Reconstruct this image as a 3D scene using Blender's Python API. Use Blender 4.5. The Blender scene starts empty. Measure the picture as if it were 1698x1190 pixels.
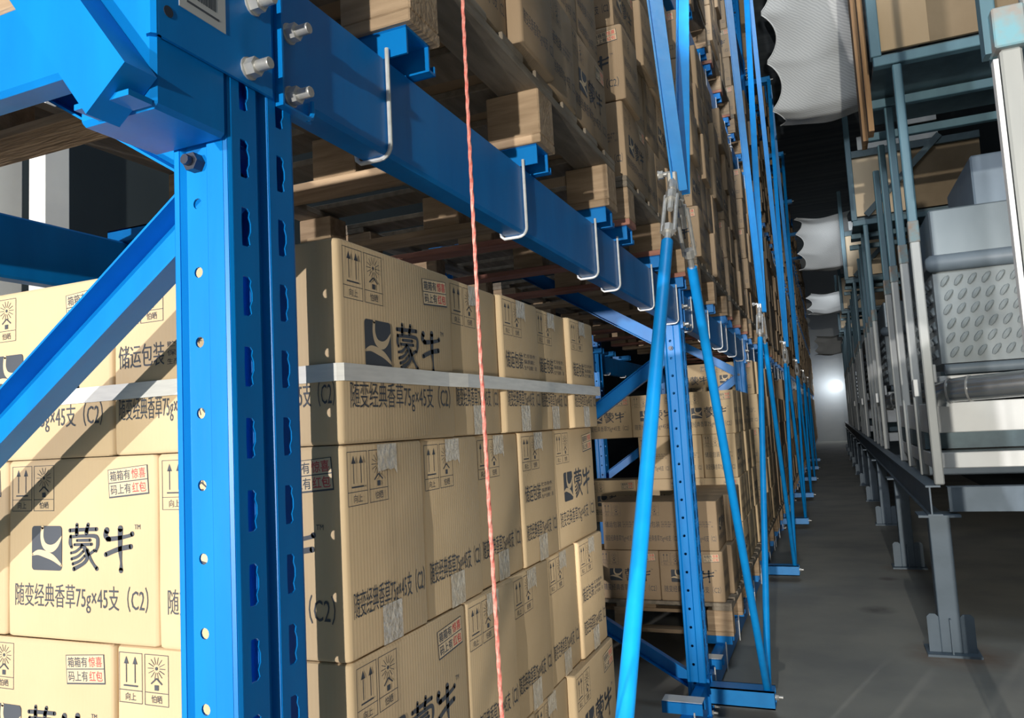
import bpy, math, random
from mathutils import Vector, Matrix
random.seed(11)
sc = bpy.context.scene
COL = sc.collection
# ------------------------------------------------------------------ camera
cam_d = bpy.data.cameras.new('camera'); cam = bpy.data.objects.new('camera', cam_d); COL.objects.link(cam)
def cam_axes(yaw, pit, rol):
    f = Vector((math.sin(yaw)*math.cos(pit), math.cos(yaw)*math.cos(pit), math.sin(pit)))
    rt = Vector((math.cos(yaw), -math.sin(yaw), 0)); up = rt.cross(f)
    R = rt*math.cos(rol)+up*math.sin(rol); U = up*math.cos(rol)-rt*math.sin(rol)
    return R, U, f
R_, U_, F_ = cam_axes(-.3927, .0897, -.0539)
CAM = Vector((.5974, -.8421, 1.31))
cam.matrix_world = Matrix(((R_.x, U_.x, -F_.x, CAM.x), (R_.y, U_.y, -F_.y, CAM.y), (R_.z, U_.z, -F_.z, CAM.z), (0, 0, 0, 1)))
cam_d.sensor_width = 36; cam_d.lens = 1253/1698*36; cam_d.clip_start = .01; cam_d.clip_end = 200
sc.camera = cam
sc.view_settings.view_transform = 'Standard'; sc.view_settings.look = 'None'
sc.view_settings.exposure = 0; sc.view_settings.gamma = 1; sc.view_settings.use_curve_mapping = False
# ------------------------------------------------------------------ light
w = bpy.data.worlds.new('world'); sc.world = w; w.use_nodes = True
bg = w.node_tree.nodes['Background']; bg.inputs[0].default_value = (.62, .80, 1.0, 1); bg.inputs[1].default_value = .055
def lamp(name, kind, loc, e, col, rad, to=None, cone=60, blend=1):
    l = bpy.data.lights.new(name, kind); l.energy = e; l.color = col; l.shadow_soft_size = rad
    o = bpy.data.objects.new(name, l); COL.objects.link(o); o.location = loc
    if to is not None:
        l.spot_size = math.radians(cone); l.spot_blend = blend
        o.rotation_euler = (Vector(to)-Vector(loc)).to_track_quat('-Z', 'Y').to_euler()
# two floodlights standing outside the open end of the hall
lamp('floodlight_warm', 'POINT', (.886, -8.15, 1.5), 2950, (1, .945, .84), .05)
lamp('floodlight_white', 'POINT', (-3.1, -9.2, 1.5), 3600, (1, .94, .90), .05)
# added fill spots without a visible source, for aisle faces, pipes and net
lamp('aisle_fill', 'SPOT', (1.72, .28, .62), 27, (1, .90, .76), .2, (.0, .62, .86), 52, .7)  # added fill for the aisle side of the front stack
lamp('bay_fill', 'SPOT', (.92, -2.0, 1.12), 470, (1, .93, .82), .06, (.02, 3.6, .95), 20, .5)  # added narrow fill reaching the cartons of the second bay
lamp('pipe_fill', 'SPOT', (.42, .6, 2.75), 270, (.95, .97, 1), .12, (1.02, 6.6, 1.9), 30, .6)  # added fill to brighten the standing pipes
lamp('net_fill_one', 'SPOT', (.85, 1.9, 4.9), 420, (.90, .95, 1), .3, (.75, 7.0, 4.35), 60, .8)  # added fill under the nearest net sheet
lamp('net_fill_two', 'SPOT', (.75, 10.6, 3.85), 120, (.90, .95, 1), .3, (.75, 13.0, 3.95), 40, .6)  # added fill for the second net sheet
lamp('net_fill_three', 'SPOT', (.75, 15.9, 3.5), 120, (.90, .95, 1), .3, (.75, 18.0, 3.7), 40, .6)  # added fill for the third net sheet
def area(name, loc, to, e, sx, sy, col):
    l = bpy.data.lights.new(name, 'AREA'); l.shape = 'RECTANGLE'; l.size = sx; l.size_y = sy; l.energy = e; l.color = col
    o = bpy.data.objects.new(name, l); COL.objects.link(o); o.location = loc
    o.rotation_euler = (Vector(to)-Vector(loc)).to_track_quat('-Z', 'Y').to_euler()
area('floor_fill', (.8, .9, 6.2), (.9, 3.6, 0), 50, 1.6, 1.6, (.80, .90, 1.0))  # added overhead fill to lighten the floor, no such lamp seen
# ------------------------------------------------------------------ materials
MATS = {}
def mat(name, c1, c2=None, scale=8, rough=.6, metal=0, bump=0, bscale=40, stretch=(1, 1, 1), spec=.5, rnd=0, detail=4, space='Object'):
    m = bpy.data.materials.new(name); m.use_nodes = True; nt = m.node_tree; N = nt.nodes; Lk = nt.links
    b = N['Principled BSDF']; b.inputs['Roughness'].default_value = rough; b.inputs['Metallic'].default_value = metal
    b.inputs['Specular IOR Level'].default_value = spec
    tc = N.new('ShaderNodeTexCoord'); mp = N.new('ShaderNodeMapping'); mp.inputs['Scale'].default_value = stretch
    Lk.new(tc.outputs[space], mp.inputs[0])
    c2 = c2 or tuple(x*.82 for x in c1)
    nz = N.new('ShaderNodeTexNoise'); nz.inputs['Scale'].default_value = scale; nz.inputs['Detail'].default_value = detail
    Lk.new(mp.outputs[0], nz.inputs['Vector'])
    cr = N.new('ShaderNodeValToRGB'); cr.color_ramp.elements[0].position = .36; cr.color_ramp.elements[1].position = .64
    cr.color_ramp.elements[0].color = (*c1, 1); cr.color_ramp.elements[1].color = (*c2, 1)
    Lk.new(nz.outputs['Fac'], cr.inputs[0]); out = cr.outputs[0]
    if rnd:
        oi = N.new('ShaderNodeObjectInfo'); hs = N.new('ShaderNodeHueSaturation'); mr = N.new('ShaderNodeMapRange')
        mr.inputs['To Min'].default_value = 1-rnd; mr.inputs['To Max'].default_value = 1+rnd
        Lk.new(oi.outputs['Random'], mr.inputs['Value']); Lk.new(mr.outputs[0], hs.inputs['Value']); Lk.new(out, hs.inputs['Color']); out = hs.outputs[0]
    Lk.new(out, b.inputs['Base Color'])
    if bump:
        n2 = N.new('ShaderNodeTexNoise'); n2.inputs['Scale'].default_value = bscale; n2.inputs['Detail'].default_value = 3
        Lk.new(mp.outputs[0], n2.inputs['Vector'])
        bp = N.new('ShaderNodeBump'); bp.inputs['Strength'].default_value = bump; bp.inputs['Distance'].default_value = .004
        Lk.new(n2.outputs['Fac'], bp.inputs['Height']); Lk.new(bp.outputs[0], b.inputs['Normal'])
    MATS[name] = m; return m
def corrugate(m, period=.0075, amt=.14):
    nt = m.node_tree; N = nt.nodes; Lk = nt.links
    tc = N.new('ShaderNodeTexCoord'); sx = N.new('ShaderNodeSeparateXYZ'); Lk.new(tc.outputs['Object'], sx.inputs[0])
    ad = N.new('ShaderNodeMath'); ad.operation = 'ADD'; Lk.new(sx.outputs[0], ad.inputs[0]); Lk.new(sx.outputs[1], ad.inputs[1])
    mu = N.new('ShaderNodeMath'); mu.operation = 'MULTIPLY'; mu.inputs[1].default_value = 6.2832/period; Lk.new(ad.outputs[0], mu.inputs[0])
    sn = N.new('ShaderNodeMath'); sn.operation = 'SINE'; Lk.new(mu.outputs[0], sn.inputs[0])
    nz = N.new('ShaderNodeTexNoise'); nz.inputs['Scale'].default_value = 9; Lk.new(tc.outputs['Object'], nz.inputs['Vector'])
    a2 = N.new('ShaderNodeMath'); a2.operation = 'MULTIPLY_ADD'; a2.inputs[1].default_value = .12; Lk.new(sn.outputs[0], a2.inputs[0])
    m3 = N.new('ShaderNodeMath'); m3.operation = 'MULTIPLY'; m3.inputs[1].default_value = 3.0; Lk.new(nz.outputs['Fac'], m3.inputs[0])
    Lk.new(m3.outputs[0], a2.inputs[2])
    bp = N.new('ShaderNodeBump'); bp.inputs['Strength'].default_value = amt; bp.inputs['Distance'].default_value = .003
    Lk.new(a2.outputs[0], bp.inputs['Height']); Lk.new(bp.outputs[0], N['Principled BSDF'].inputs['Normal'])
CARTON = mat('carton_board', (.60, .46, .29), (.56, .425, .262), scale=5, rough=.75, spec=.25, rnd=.06); corrugate(CARTON)
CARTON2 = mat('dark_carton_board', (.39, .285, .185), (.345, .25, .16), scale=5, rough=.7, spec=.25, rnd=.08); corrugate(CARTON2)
INK = mat('printing_ink', (.075, .085, .105), (.065, .075, .09), rough=.6, spec=.3)
INKRED = mat('red_printing_ink', (.62, .09, .09), (.55, .08, .08), rough=.6)
PAPER = mat('pale_print', (.66, .52, .34), (.66, .52, .34), rough=.7)
BLUE = mat('blue_rack_paint', (.001, .21, .62), (.0008, .18, .56), scale=14, rough=.36, bump=.12, bscale=25, stretch=(1, 1, .25), spec=.3)
BLUEROD = mat('bright_blue_paint', (.002, .26, .70), (.0015, .23, .64), scale=20, rough=.38, bump=.1)
ZINC = mat('zinc_steel', (.62, .62, .60), (.50, .50, .49), scale=60, rough=.38, metal=.55)
WIRE = mat('galvanised_wire', (.72, .74, .74), (.60, .62, .62), scale=50, rough=.4, metal=.2)
DARKBOLT = mat('dark_bolt_steel', (.06, .07, .10), (.04, .05, .07), rough=.4, metal=.5)
WOOD = mat('pallet_wood', (.43, .31, .20), (.30, .21, .13), scale=5, rough=.85, bump=.5, bscale=14, stretch=(1, 9, 9))
WOODRED = mat('red_stained_wood', (.42, .20, .15), (.33, .14, .10), scale=5, rough=.85, bump=.5, bscale=14, stretch=(1, 9, 9))
WOODGREY = mat('weathered_wood', (.27, .23, .18), (.18, .15, .115), scale=6, rough=.9, bump=.5, bscale=14, stretch=(6, 1, 6))
PLY = mat('plywood', (.42, .31, .19), (.37, .265, .15), scale=3, rough=.7, bump=.15, stretch=(1, 1, .4))
PLYLIT = mat('lit_plywood', (.82, .66, .46), (.74, .57, .38), scale=3, rough=.7, bump=.15, stretch=(1, 1, .4))  # plywood colour lightened to stand in for light on the far cabins
PLYDARK = mat('aged_plywood', (.24, .18, .11), (.20, .145, .085), scale=4, rough=.75, bump=.15)
TIMBER = mat('brown_timber', (.34, .20, .09), (.20, .11, .05), scale=4, rough=.8, bump=.3, stretch=(10, 10, .6))
TEAL = mat('teal_paint', (.105, .215, .27), (.08, .165, .215), scale=9, rough=.5, stretch=(1, 1, .3))
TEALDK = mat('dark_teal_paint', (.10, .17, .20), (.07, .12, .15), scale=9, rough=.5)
LGREY = mat('pale_grey_pipe_paint', (.42, .44, .43), (.35, .37, .37), scale=10, rough=.5, stretch=(1, 1, .2))
GREYBL = mat('blue_grey_paint', (.15, .205, .265), (.12, .17, .22), scale=7, rough=.5, bump=.1)
STAIN = mat('stainless_sheet', (.24, .285, .315), (.13, .165, .19), scale=1.6, rough=.36, metal=.35, stretch=(1, 1, .5))
COILG = mat('grey_plastic_panel', (.26, .30, .315), (.22, .255, .27), scale=6, rough=.55)
BUMP = mat('grey_rubber_tube', (.16, .20, .235), (.13, .165, .195), rough=.5)
CHROME = mat('polished_pipe', (.55, .57, .58), (.42, .44, .45), scale=4, rough=.22, metal=.85)
WHITE = mat('white_enamel', (.82, .84, .83), (.76, .78, .78), scale=5, rough=.45)
RUST = mat('rusty_paint', (.24, .17, .13), (.17, .27, .30), scale=18, rough=.8, bump=.3)
STRAP = mat('clear_strap_film', (.78, .78, .75), (.70, .70, .68), scale=20, rough=.25, spec=.7, stretch=(1, 1, 8))
TAPE = mat('clear_tape', (.72, .66, .55), (.60, .52, .40), scale=70, rough=.12, spec=.9, bump=.6, bscale=90)
REDROPE = mat('red_cord_fibre', (.72, .16, .13), (.82, .34, .28), scale=160, rough=.7)
LABELM = mat('paper_label', (.55, .56, .56), (.50, .51, .51), rough=.6)
WALLM = mat('dark_insulated_wall', (.055, .075, .085), (.045, .062, .072), scale=1.2, rough=.7)
WALLW = mat('white_insulated_wall', (.50, .53, .55), (.45, .48, .50), scale=1, rough=.6)
ROOFM = mat('dark_roof_sheet', (.24, .28, .31), (.16, .19, .215), scale=1.5, rough=.8, stretch=(.15, 3, 1))
DRUM = mat('pale_blue_cabinet', (.20, .26, .32), (.17, .22, .28), scale=4, rough=.45)
# concrete floor with stains and rust bleeding at the nearest platform foot
FLOORM = mat('concrete_floor', (.41, .405, .365), (.30, .305, .29), scale=1.6, rough=.75, bump=.12, bscale=30, detail=8, spec=.3)
def floor_extra():
    nt = FLOORM.node_tree; N = nt.nodes; Lk = nt.links; b = N['Principled BSDF']
    src = b.inputs['Base Color'].links[0].from_socket
    tc = N.new('ShaderNodeTexCoord'); cur = src
    for (cx, cy, r, col) in ((1.12, 3.78, .30, (.20, .095, .045)), (1.09, 6.15, .24, (.17, .09, .05)), (.78, 4.7, .13, (.10, .095, .095)), (.9, 5.7, .08, (.12, .09, .085))):
        d = N.new('ShaderNodeVectorMath'); d.operation = 'DISTANCE'; d.inputs[1].default_value = (cx, cy, 0); Lk.new(tc.outputs['Object'], d.inputs[0])
        nz = N.new('ShaderNodeTexNoise'); nz.inputs['Scale'].default_value = 9; nz.inputs['Detail'].default_value = 5; Lk.new(tc.outputs['Object'], nz.inputs['Vector'])
        mr = N.new('ShaderNodeMapRange'); mr.inputs['From Min'].default_value = r; mr.inputs['From Max'].default_value = r*.35
        Lk.new(d.outputs['Value'], mr.inputs['Value'])
        mu = N.new('ShaderNodeMath'); mu.operation = 'MULTIPLY'; Lk.new(mr.outputs[0], mu.inputs[0]); Lk.new(nz.outputs['Fac'], mu.inputs[1])
        mx = N.new('ShaderNodeMix'); mx.data_type = 'RGBA'; mx.inputs[7].default_value = (*col, 1); Lk.new(mu.outputs[0], mx.inputs[0]); Lk.new(cur, mx.inputs[6]); cur = mx.outputs[2]
    Lk.new(cur, b.inputs['Base Color'])
floor_extra()
NETM = mat('white_net_cloth', (.88, .90, .90), (.84, .86, .86), scale=3, rough=.8, spec=.1)
def net_extra():
    nt = NETM.node_tree; N = nt.nodes; Lk = nt.links; b = N['Principled BSDF']
    tc = N.new('ShaderNodeTexCoord'); mp = N.new('ShaderNodeMapping'); mp.inputs['Rotation'].default_value = (0, 0, .9); Lk.new(tc.outputs['Object'], mp.inputs[0])
    wv = N.new('ShaderNodeTexWave'); wv.inputs['Scale'].default_value = 14; wv.inputs['Distortion'].default_value = 3.5; wv.inputs['Detail'].default_value = 1; Lk.new(mp.outputs[0], wv.inputs['Vector'])
    src = b.inputs['Base Color'].links[0].from_socket
    mx = N.new('ShaderNodeMix'); mx.data_type = 'RGBA'; mx.inputs[7].default_value = (.44, .47, .48, 1)
    mu = N.new('ShaderNodeMath'); mu.operation = 'MULTIPLY'; mu.inputs[1].default_value = .5; Lk.new(wv.outputs['Fac'], mu.inputs[0])
    Lk.new(mu.outputs[0], mx.inputs[0]); Lk.new(src, mx.inputs[6]); Lk.new(mx.outputs[2], b.inputs['Base Color'])
net_extra()
def emis(name, col, s):
    m = bpy.data.materials.new(name); m.use_nodes = True; b = m.node_tree.nodes['Principled BSDF']
    b.inputs['Base Color'].default_value = (*col, 1); b.inputs['Emission Color'].default_value = (*col, 1); b.inputs['Emission Strength'].default_value = s
    return m
LAMPM = emis('lit_lamp_glass', (.92, .96, 1), 14)
# ------------------------------------------------------------------ mesh helpers
class MB:
    def __init__(s): s.v = []; s.f = []; s.m = []
    def poly(s, pts, mi=0):
        i = len(s.v); s.v += [tuple(p) for p in pts]; s.f.append(tuple(range(i, i+len(pts)))); s.m.append(mi)
    def add(s, vs, fs, mi=0):
        i = len(s.v); s.v += [tuple(p) for p in vs]; s.f += [tuple(a+i for a in f) for f in fs]; s.m += [mi]*len(fs)
    def box(s, x0, x1, y0, y1, z0, z1, mi=0, ch=0):
        if ch:
            rings = []
            for z, c in ((z0, ch), (z0+ch, 0), (z1-ch, 0), (z1, ch)):
                a = c; k = ch
                rings.append([(x0+k, y0+a, z), (x1-k, y0+a, z), (x1-a, y0+k, z), (x1-a, y1-k, z), (x1-k, y1-a, z), (x0+k, y1-a, z), (x0+a, y1-k, z), (x0+a, y0+k, z)])
            vs = [p for r in rings for p in r]; fs = [tuple(range(7, -1, -1)), tuple(range(24, 32))]
            for j in range(3):
                for q in range(8):
                    fs.append((j*8+q, j*8+(q+1) % 8, j*8+8+(q+1) % 8, j*8+8+q))
            s.add(vs, fs, mi); return s
        s.add([(x0, y0, z0), (x1, y0, z0), (x1, y1, z0), (x0, y1, z0), (x0, y0, z1), (x1, y0, z1), (x1, y1, z1), (x0, y1, z1)],
              [(3, 2, 1, 0), (4, 5, 6, 7), (0, 1, 5, 4), (1, 2, 6, 5), (2, 3, 7, 6), (3, 0, 4, 7)], mi); return s
    def tube(s, pts, r, n=10, mi=0, cap=True):
        pts = [Vector(p) for p in pts]; rr = r if isinstance(r, (list, tuple)) else [r]*len(pts); vs = []; up = None
        for i, p in enumerate(pts):
            t = (pts[min(i+1, len(pts)-1)]-pts[max(i-1, 0)]).normalized()
            if up is None:
                up = Vector((0, 0, 1)) if abs(t.z) < .9 else Vector((1, 0, 0))
            a = (up-t*up.dot(t)).normalized(); up = a; b = t.cross(a)
            for k in range(n):
                th = 2*math.pi*(k+.5)/n; vs.append(p+(a*math.cos(th)+b*math.sin(th))*rr[i])
        fs = []
        for i in range(len(pts)-1):
            for k in range(n):
                fs.append((i*n+k, i*n+(k+1) % n, (i+1)*n+(k+1) % n, (i+1)*n+k))
        if cap:
            fs.append(tuple(range(n-1, -1, -1))); fs.append(tuple(range((len(pts)-1)*n, len(pts)*n)))
        s.add(vs, fs, mi); return s
    def bar(s, p, q, prof, up=(0, 0, 1), mi=0):
        """a closed profile [(side, up)] swept from p to q"""
        p = Vector(p); q = Vector(q); t = (q-p).normalized(); u = Vector(up); u = (u-t*u.dot(t)).normalized(); b = t.cross(u)
        n = len(prof); vs = [p+b*a+u*c for a, c in prof]+[q+b*a+u*c for a, c in prof]
        fs = [tuple(range(n-1, -1, -1)), tuple(range(n, 2*n))]+[(k, (k+1) % n, n+(k+1) % n, n+k) for k in range(n)]
        s.add(vs, fs, mi); return s
    def mesh(s, name, mats):
        me = bpy.data.meshes.new(name); me.from_pydata(s.v, [], s.f)
        for m in (mats if isinstance(mats, (list, tuple)) else [mats]): me.materials.append(m)
        me.polygons.foreach_set('material_index', s.m); me.update()
        return me
    def build(s, name, mats, parent=None, smooth=False, loc=None):
        return obj(name, s.mesh(name, mats), parent, smooth, loc)
def obj(name, me, parent=None, smooth=False, loc=None):
    o = bpy.data.objects.new(name, me); COL.objects.link(o)
    if smooth:
        me.polygons.foreach_set('use_smooth', [True]*len(me.polygons)); me.set_sharp_from_angle(angle=math.radians(40))
    if parent: o.parent = parent
    if loc: o.location = loc
    return o
def empty(name, loc=(0, 0, 0), rz=0):
    o = bpy.data.objects.new(name, None); COL.objects.link(o); o.location = loc; o.rotation_euler = (0, 0, rz); o.empty_display_size = .1; return o
def tag(o, label=None, cat=None, group=None, kind=None):
    if label: o['label'] = label
    if cat: o['category'] = cat
    if group: o['group'] = group
    if kind: o['kind'] = kind
    return o
def dup(root, loc=None, rz=None, parent=None):
    c = root.copy(); COL.objects.link(c)
    if parent: c.parent = parent
    if loc is not None: c.location = loc
    if rz is not None: c.rotation_euler = (0, 0, rz)
    for ch in list(root.children): dup(ch, None, None, c)
    return c
ORD = ['zeroth', 'first', 'second', 'third', 'fourth', 'fifth', 'sixth', 'seventh', 'eighth', 'ninth', 'tenth', 'eleventh', 'twelfth', 'thirteenth', 'fourteenth', 'fifteenth', 'sixteenth', 'seventeenth', 'eighteenth', 'nineteenth', 'twentieth', 'twenty-first', 'twenty-second', 'twenty-third', 'twenty-fourth', 'twenty-fifth', 'twenty-sixth', 'twenty-seventh', 'twenty-eighth']
# ------------------------------------------------------------------ setting
def struct(o): o['kind'] = 'structure'; return o
YF, YN, XL, XR = 34.0, -7.5, -3.3, 2.7
struct(MB().box(XL, XR, YN, YF, -.1, 0).build('floor', FLOORM))
struct(MB().box(XL, XR, YN+3, YF, 8.0, 8.1).build('ceiling', ROOFM))
struct(MB().box(XL-.1, XL, YN+4, YF, 0, 8).build('wall_left', WALLM))
struct(MB().box(XR, XR+.1, YN+5, YF, 0, 8).build('wall_right', WALLM))
struct(MB().box(XL, XR, YF, YF+.1, 0, 8).build('wall_far', WALLW))
for i, (x, y) in enumerate(((-2.66, 1.5), (-2.99, 1.5))):
    struct(MB().box(x-.06, x+.045, y-.05, y+.09, 0, 8, ch=.012).build('trim_%d' % (i+1), WHITE))
# ------------------------------------------------------------------ rack
BAY, NB = 2.82, 12
YP = [-.2+BAY*k for k in range(NB+1)]                 # near face of each upright
PD, PW, PT = .115, .08, 7.6                            # upright depth (Y), width (X), height
LV = [.135, 1.9, 3.69, 5.48]; BH = [.12, .16, .16, .16]; LVN = ['floor', 'middle', 'upper', 'top']
def upright_mesh():
    mb = MB(); pitch = .08; n = int(PT/pitch)
    # profile from the inner lip, along the near (-Y) side, the aisle face (+X) and back along the far side
    r = .006
    P = [(-.08, .016), (-.08, .002), (-.078, 0), (-.071, 0), (-.066, .006), (-.034, .006), (-.029, 0), (-r, 0), (-r*.3, r*.3), (0, r)]
    A = [(0, r), (0, .046), (-.011, .050), (-.011, .063), (0, .067), (0, PD-r)]
    B = [(-r*.3, PD-r*.3), (-r, PD), (-.029, PD), (-.034, PD-.006), (-.066, PD-.006), (-.071, PD), (-.078, PD), (-.08, PD-.002), (-.08, PD-.016)]
    prof = P+A[1:]+B
    def hole(kind):
        if kind == 'slot':
            return [(-.007, -.022), (.002, -.022), (.006, -.019), (.004, -.011), (.0075, -.004), (.0075, .006), (.0045, .013), (.006, .019), (.002, .023), (-.007, .023), (-.0075, .008), (-.0075, -.008)]
        return [(.0062*math.cos(2*math.pi*k/12+math.pi), .0062*math.sin(2*math.pi*k/12+math.pi)) for k in range(12)]
    for i in range(len(prof)-1):
        p, q = prof[i], prof[i+1]; ln = math.hypot(q[0]-p[0], q[1]-p[1])
        on_face = p[0] == 0 and q[0] == 0 and ln > .03
        on_side = ln > .028 and abs(p[1]-q[1]) < 1e-6 and (p[1] in (.006, PD-.006))
        if not (on_face or on_side):
            mb.poly([(p[0], p[1], 0), (q[0], q[1], 0), (q[0], q[1], PT), (p[0], p[1], PT)]); continue
        off = .033 if on_face else .064
        h = hole('slot' if on_face else 'round')
        zc0 = off
        # bottom and top plain pieces
        zb = zc0-pitch/2; pl = [(p, q)]
        if zb > 0: mb.poly([(p[0], p[1], 0), (q[0], q[1], 0), (q[0], q[1], zb), (p[0], p[1], zb)])
        for k in range(n-1):
            zc = zc0+pitch*k; z0, z1 = zc-pitch/2, zc+pitch/2; m = ln/2
            def W(a, z): return (p[0]+(q[0]-p[0])*(m+a)/ln, p[1]+(q[1]-p[1])*(m+a)/ln, z)
            hv = [W(a, zc+b) for a, b in h]
            def ang(a, b): return math.atan2(b, a)
            outer = [(-m, -pitch/2), (m, -pitch/2), (m, pitch/2), (-m, pitch/2)]
            nh = len(h); i0 = len(mb.v)
            mb.v += hv+[W(a, zc+b) for a, b in outer]
            def near(pt): return min(range(nh), key=lambda t: (h[t][0]*4-math.copysign(.03, pt[0]))**2+(h[t][1]-math.copysign(.023, pt[1]))**2)
            # order the hole points counter-clockwise
            order = sorted(range(nh), key=lambda t: ang(*h[t]))
            c = [near(o) for o in outer]; pos = [order.index(x) for x in c]
            for s_ in range(4):
                a0, a1 = pos[s_], pos[(s_+1) % 4]; seq = []
                t = a0
                while True:
                    seq.append(order[t % nh])
                    if t % nh == a1: break
                    t += 1
                mb.f.append(tuple([i0+nh+s_, i0+nh+(s_+1) % 4]+[i0+x for x in reversed(seq)])); mb.m.append(0)
        zt = zc0+pitch*(n-1)-pitch/2
        mb.poly([(p[0], p[1], zt), (q[0], q[1], zt), (q[0], q[1], PT), (p[0], p[1], PT)])
    return mb.mesh('upright', BLUE)
UPM = upright_mesh()
UPM.polygons.foreach_set('use_smooth', [False]*len(UPM.polygons))
def solid(o, t):
    md = o.modifiers.new('thickness', 'SOLIDIFY'); md.thickness = t; md.offset = 0; return o
def cprof(w, d, t):                                    # C channel, opening towards -side
    return [(0, -w/2), (0, w/2), (-d, w/2), (-d, w/2-t), (-t, w/2-t), (-t, -w/2+t), (-d, -w/2+t), (-d, -w/2)]
FD = 1.28                                              # frame depth
FRAME = empty('rack_frame', (0, 0, 0))
solid(obj('upright', UPM, FRAME), .0025)
rear = solid(obj('upright', UPM, FRAME), .0025); rear.location = (-FD, PD, 0); rear.rotation_euler = (0, 0, math.pi)
zs = [.12, .82, 1.63, 2.38, 3.12, 3.86, 4.6, 5.34, 6.1, 6.8]
for i in range(len(zs)-1):
    a, b = ((-.035, zs[i]), (-FD+.035, zs[i+1])) if i % 2 == 0 else ((-FD+.035, zs[i]), (-.035, zs[i+1]))
    MB().bar((a[0], .068, a[1]), (b[0], .068, b[1]), cprof(.064, .034, .003) if b[0] < a[0] else [(-x, y) for x, y in reversed(cprof(.064, .034, .003))], up=(0, 0, 1)).build('diagonal_brace', BLUE, FRAME)
for z in (zs[0], zs[2], zs[4], zs[6], zs[8]):
    MB().tube([(-.048, -.016, z), (-.048, .03, z)], .006, 8).tube([(-.048, -.008, z), (-.048, .006, z)], .011, 6).build('brace_bolt', DARKBOLT, FRAME, loc=(0, 0, 0))
for x in (-.045, -FD+.045):
    MB().box(x-.07, x+.06, -.03, PD+.03, 0, .008).build('foot_plate', BLUE, FRAME)
FRAMES = [FRAME]
for k in range(1, NB+1): FRAMES.append(dup(FRAME, (0, YP[k], 0)))
FRAME.location = (0, YP[0], 0)
for k, o in enumerate(FRAMES):
    tag(o, 'perforated blue upright frame at the near end of the rack, in the foreground' if k == 0 else 'perforated blue upright frame, %s from the near end of the rack' % ORD[k+1], 'rack frame', 'blue upright frames along the rack')
# beams
def hexnut(mb, x, y, z, mi=0, thr=.022):
    pts = [(x, y, z), (x+.012, y, z)]
    mb.tube([(x, y, z), (x+.002, y, z)], .0135, 14, mi); mb.tube([(x+.002, y, z), (x+.014, y, z)], .0115, 6, mi)
    n = int(thr/.002)
    mb.tube([(x+.014+j*.002*thr/.022*.9, y, z) for j in range(n)], [.0072 if j % 2 else .0066 for j in range(n)], 10, mi)
def beam_proto(h, name):
    b = MB().box(-.052, 0, .058, BAY-PD-.058+.116, -h, 0, ch=.006)
    o = b.build(name, BLUE)
    for s in (0, 1):
        y0 = .002 if s == 0 else BAY-PD+.046; y1 = y0+.066
        c = MB().box(.001, .004, y0, y1, -h-.022, .03)
        z0, z1 = -h-.022, .03
        c.box(.004, .013, y0, y0+.003, z0, z1)
        c.box(.004, .013, y0, y1-.012, z0, z0+.003); c.tube([(.0085, y1-.012, z0+.0025), (.0085, y1-.006, z0+.005), (.0085, y1-.003, z0+.011), (.0085, y1-.0025, z0+.028)], .0035, 6)
        c.box(.004, .013, y0, y1-.012, z1-.003, z1)
        co = c.build('end_connector', BLUE, o)
        for z in (-.078, -h-.001):
            m = MB(); hexnut(m, .004, (y0+y1)/2-.008, z); m.build('bolt', ZINC, co, True)
    return o
BEAMS = {}
for li in range(4):
    p = beam_proto(BH[li], 'rack_beam')
    for side in (0, 1):
        for k in range(NB):
            loc = (0, YP[k]+PD-.035, LV[li]) if side == 0 else (-FD, YP[k+1]+.035, LV[li])
            if li == 0 and side == 0 and k == 0: o = p
            elif k == 0 and side == 0: o = p
            else: o = dup(p)
            o.location = loc; o.rotation_euler = (0, 0, 0 if side == 0 else math.pi)
            bn = ('%s bay' % ORD[k+1])
            tag(o, 'blue box beam on the %s side of the %s at %s level' % (('aisle', 'rear')[side], bn, LVN[li]), 'rack beam', 'blue beams of the rack')
# ---- end-of-row bracket on the near upright
br = empty('end_bracket', (0, 0, 0)); tag(br, 'blue welded steel bracket box with barcode sticker at the near end of the rack', 'bracket')
MB().box(-.105, .002, -.302, -.201, 1.648, 2.25, ch=.005).build('box_stub', BLUE, br)
pl = MB().box(.004, .008, -.300, -.131, 1.722, 2.25)
pl.tube([(.001, -.300, 1.722), (.001, -.300, 2.25)], .0075, 8)
plo = pl.build('bolted_plate', BLUE, br)
for (y, z) in ((-.172, 1.741), (-.163, 1.824)):
    m = MB(); hexnut(m, .008, y, z); m.build('bolt', ZINC, plo, True)
MB().tube([(.0075, -.288, 1.752), (.0087, -.288, 1.752)], .006, 14).build('bolt_hole', DARKBOLT, plo)
lb = MB().box(.008, .0088, -.274, -.208, 1.766, 1.85)
rn = random.Random(3); y = -.262
while y < -.222:
    wd = rn.choice((.0008, .0012, .002)); lb.box(.0088, .0091, y, y+wd, 1.784, 1.835, 1); y += wd+rn.choice((.0009, .0014))
lb.box(.0088, .0091, -.264, -.218, 1.775, 1.7775, 1)
lb.build('barcode_label', [LABELM, INK], plo)
MB().bar((-.018, -.322, 1.655), (-.40, -.322, 2.155), [(-.019, -.033), (.019, -.033), (.019, .033), (-.019, .033)], up=(0, 0, 1)).build('knee_strut', BLUE, br)
tb = MB().box(-1.19, -.112, -.242, -.207, 1.8632, 1.904, ch=.003).build('light_block_batten', WOOD); tag(tb, 'lower timber batten added to block light above the end tie beam, upper left corner', 'batten')  # filler batten added under the plank to keep light off the pallet
tb = MB().box(-1.19, -.112, -.242, -.207, 1.926, 2.14, ch=.003)
for x in (-1.1, -.6, -.16): tb.box(x, x+.04, -.24, -.209, 1.9042, 1.9275)
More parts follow.
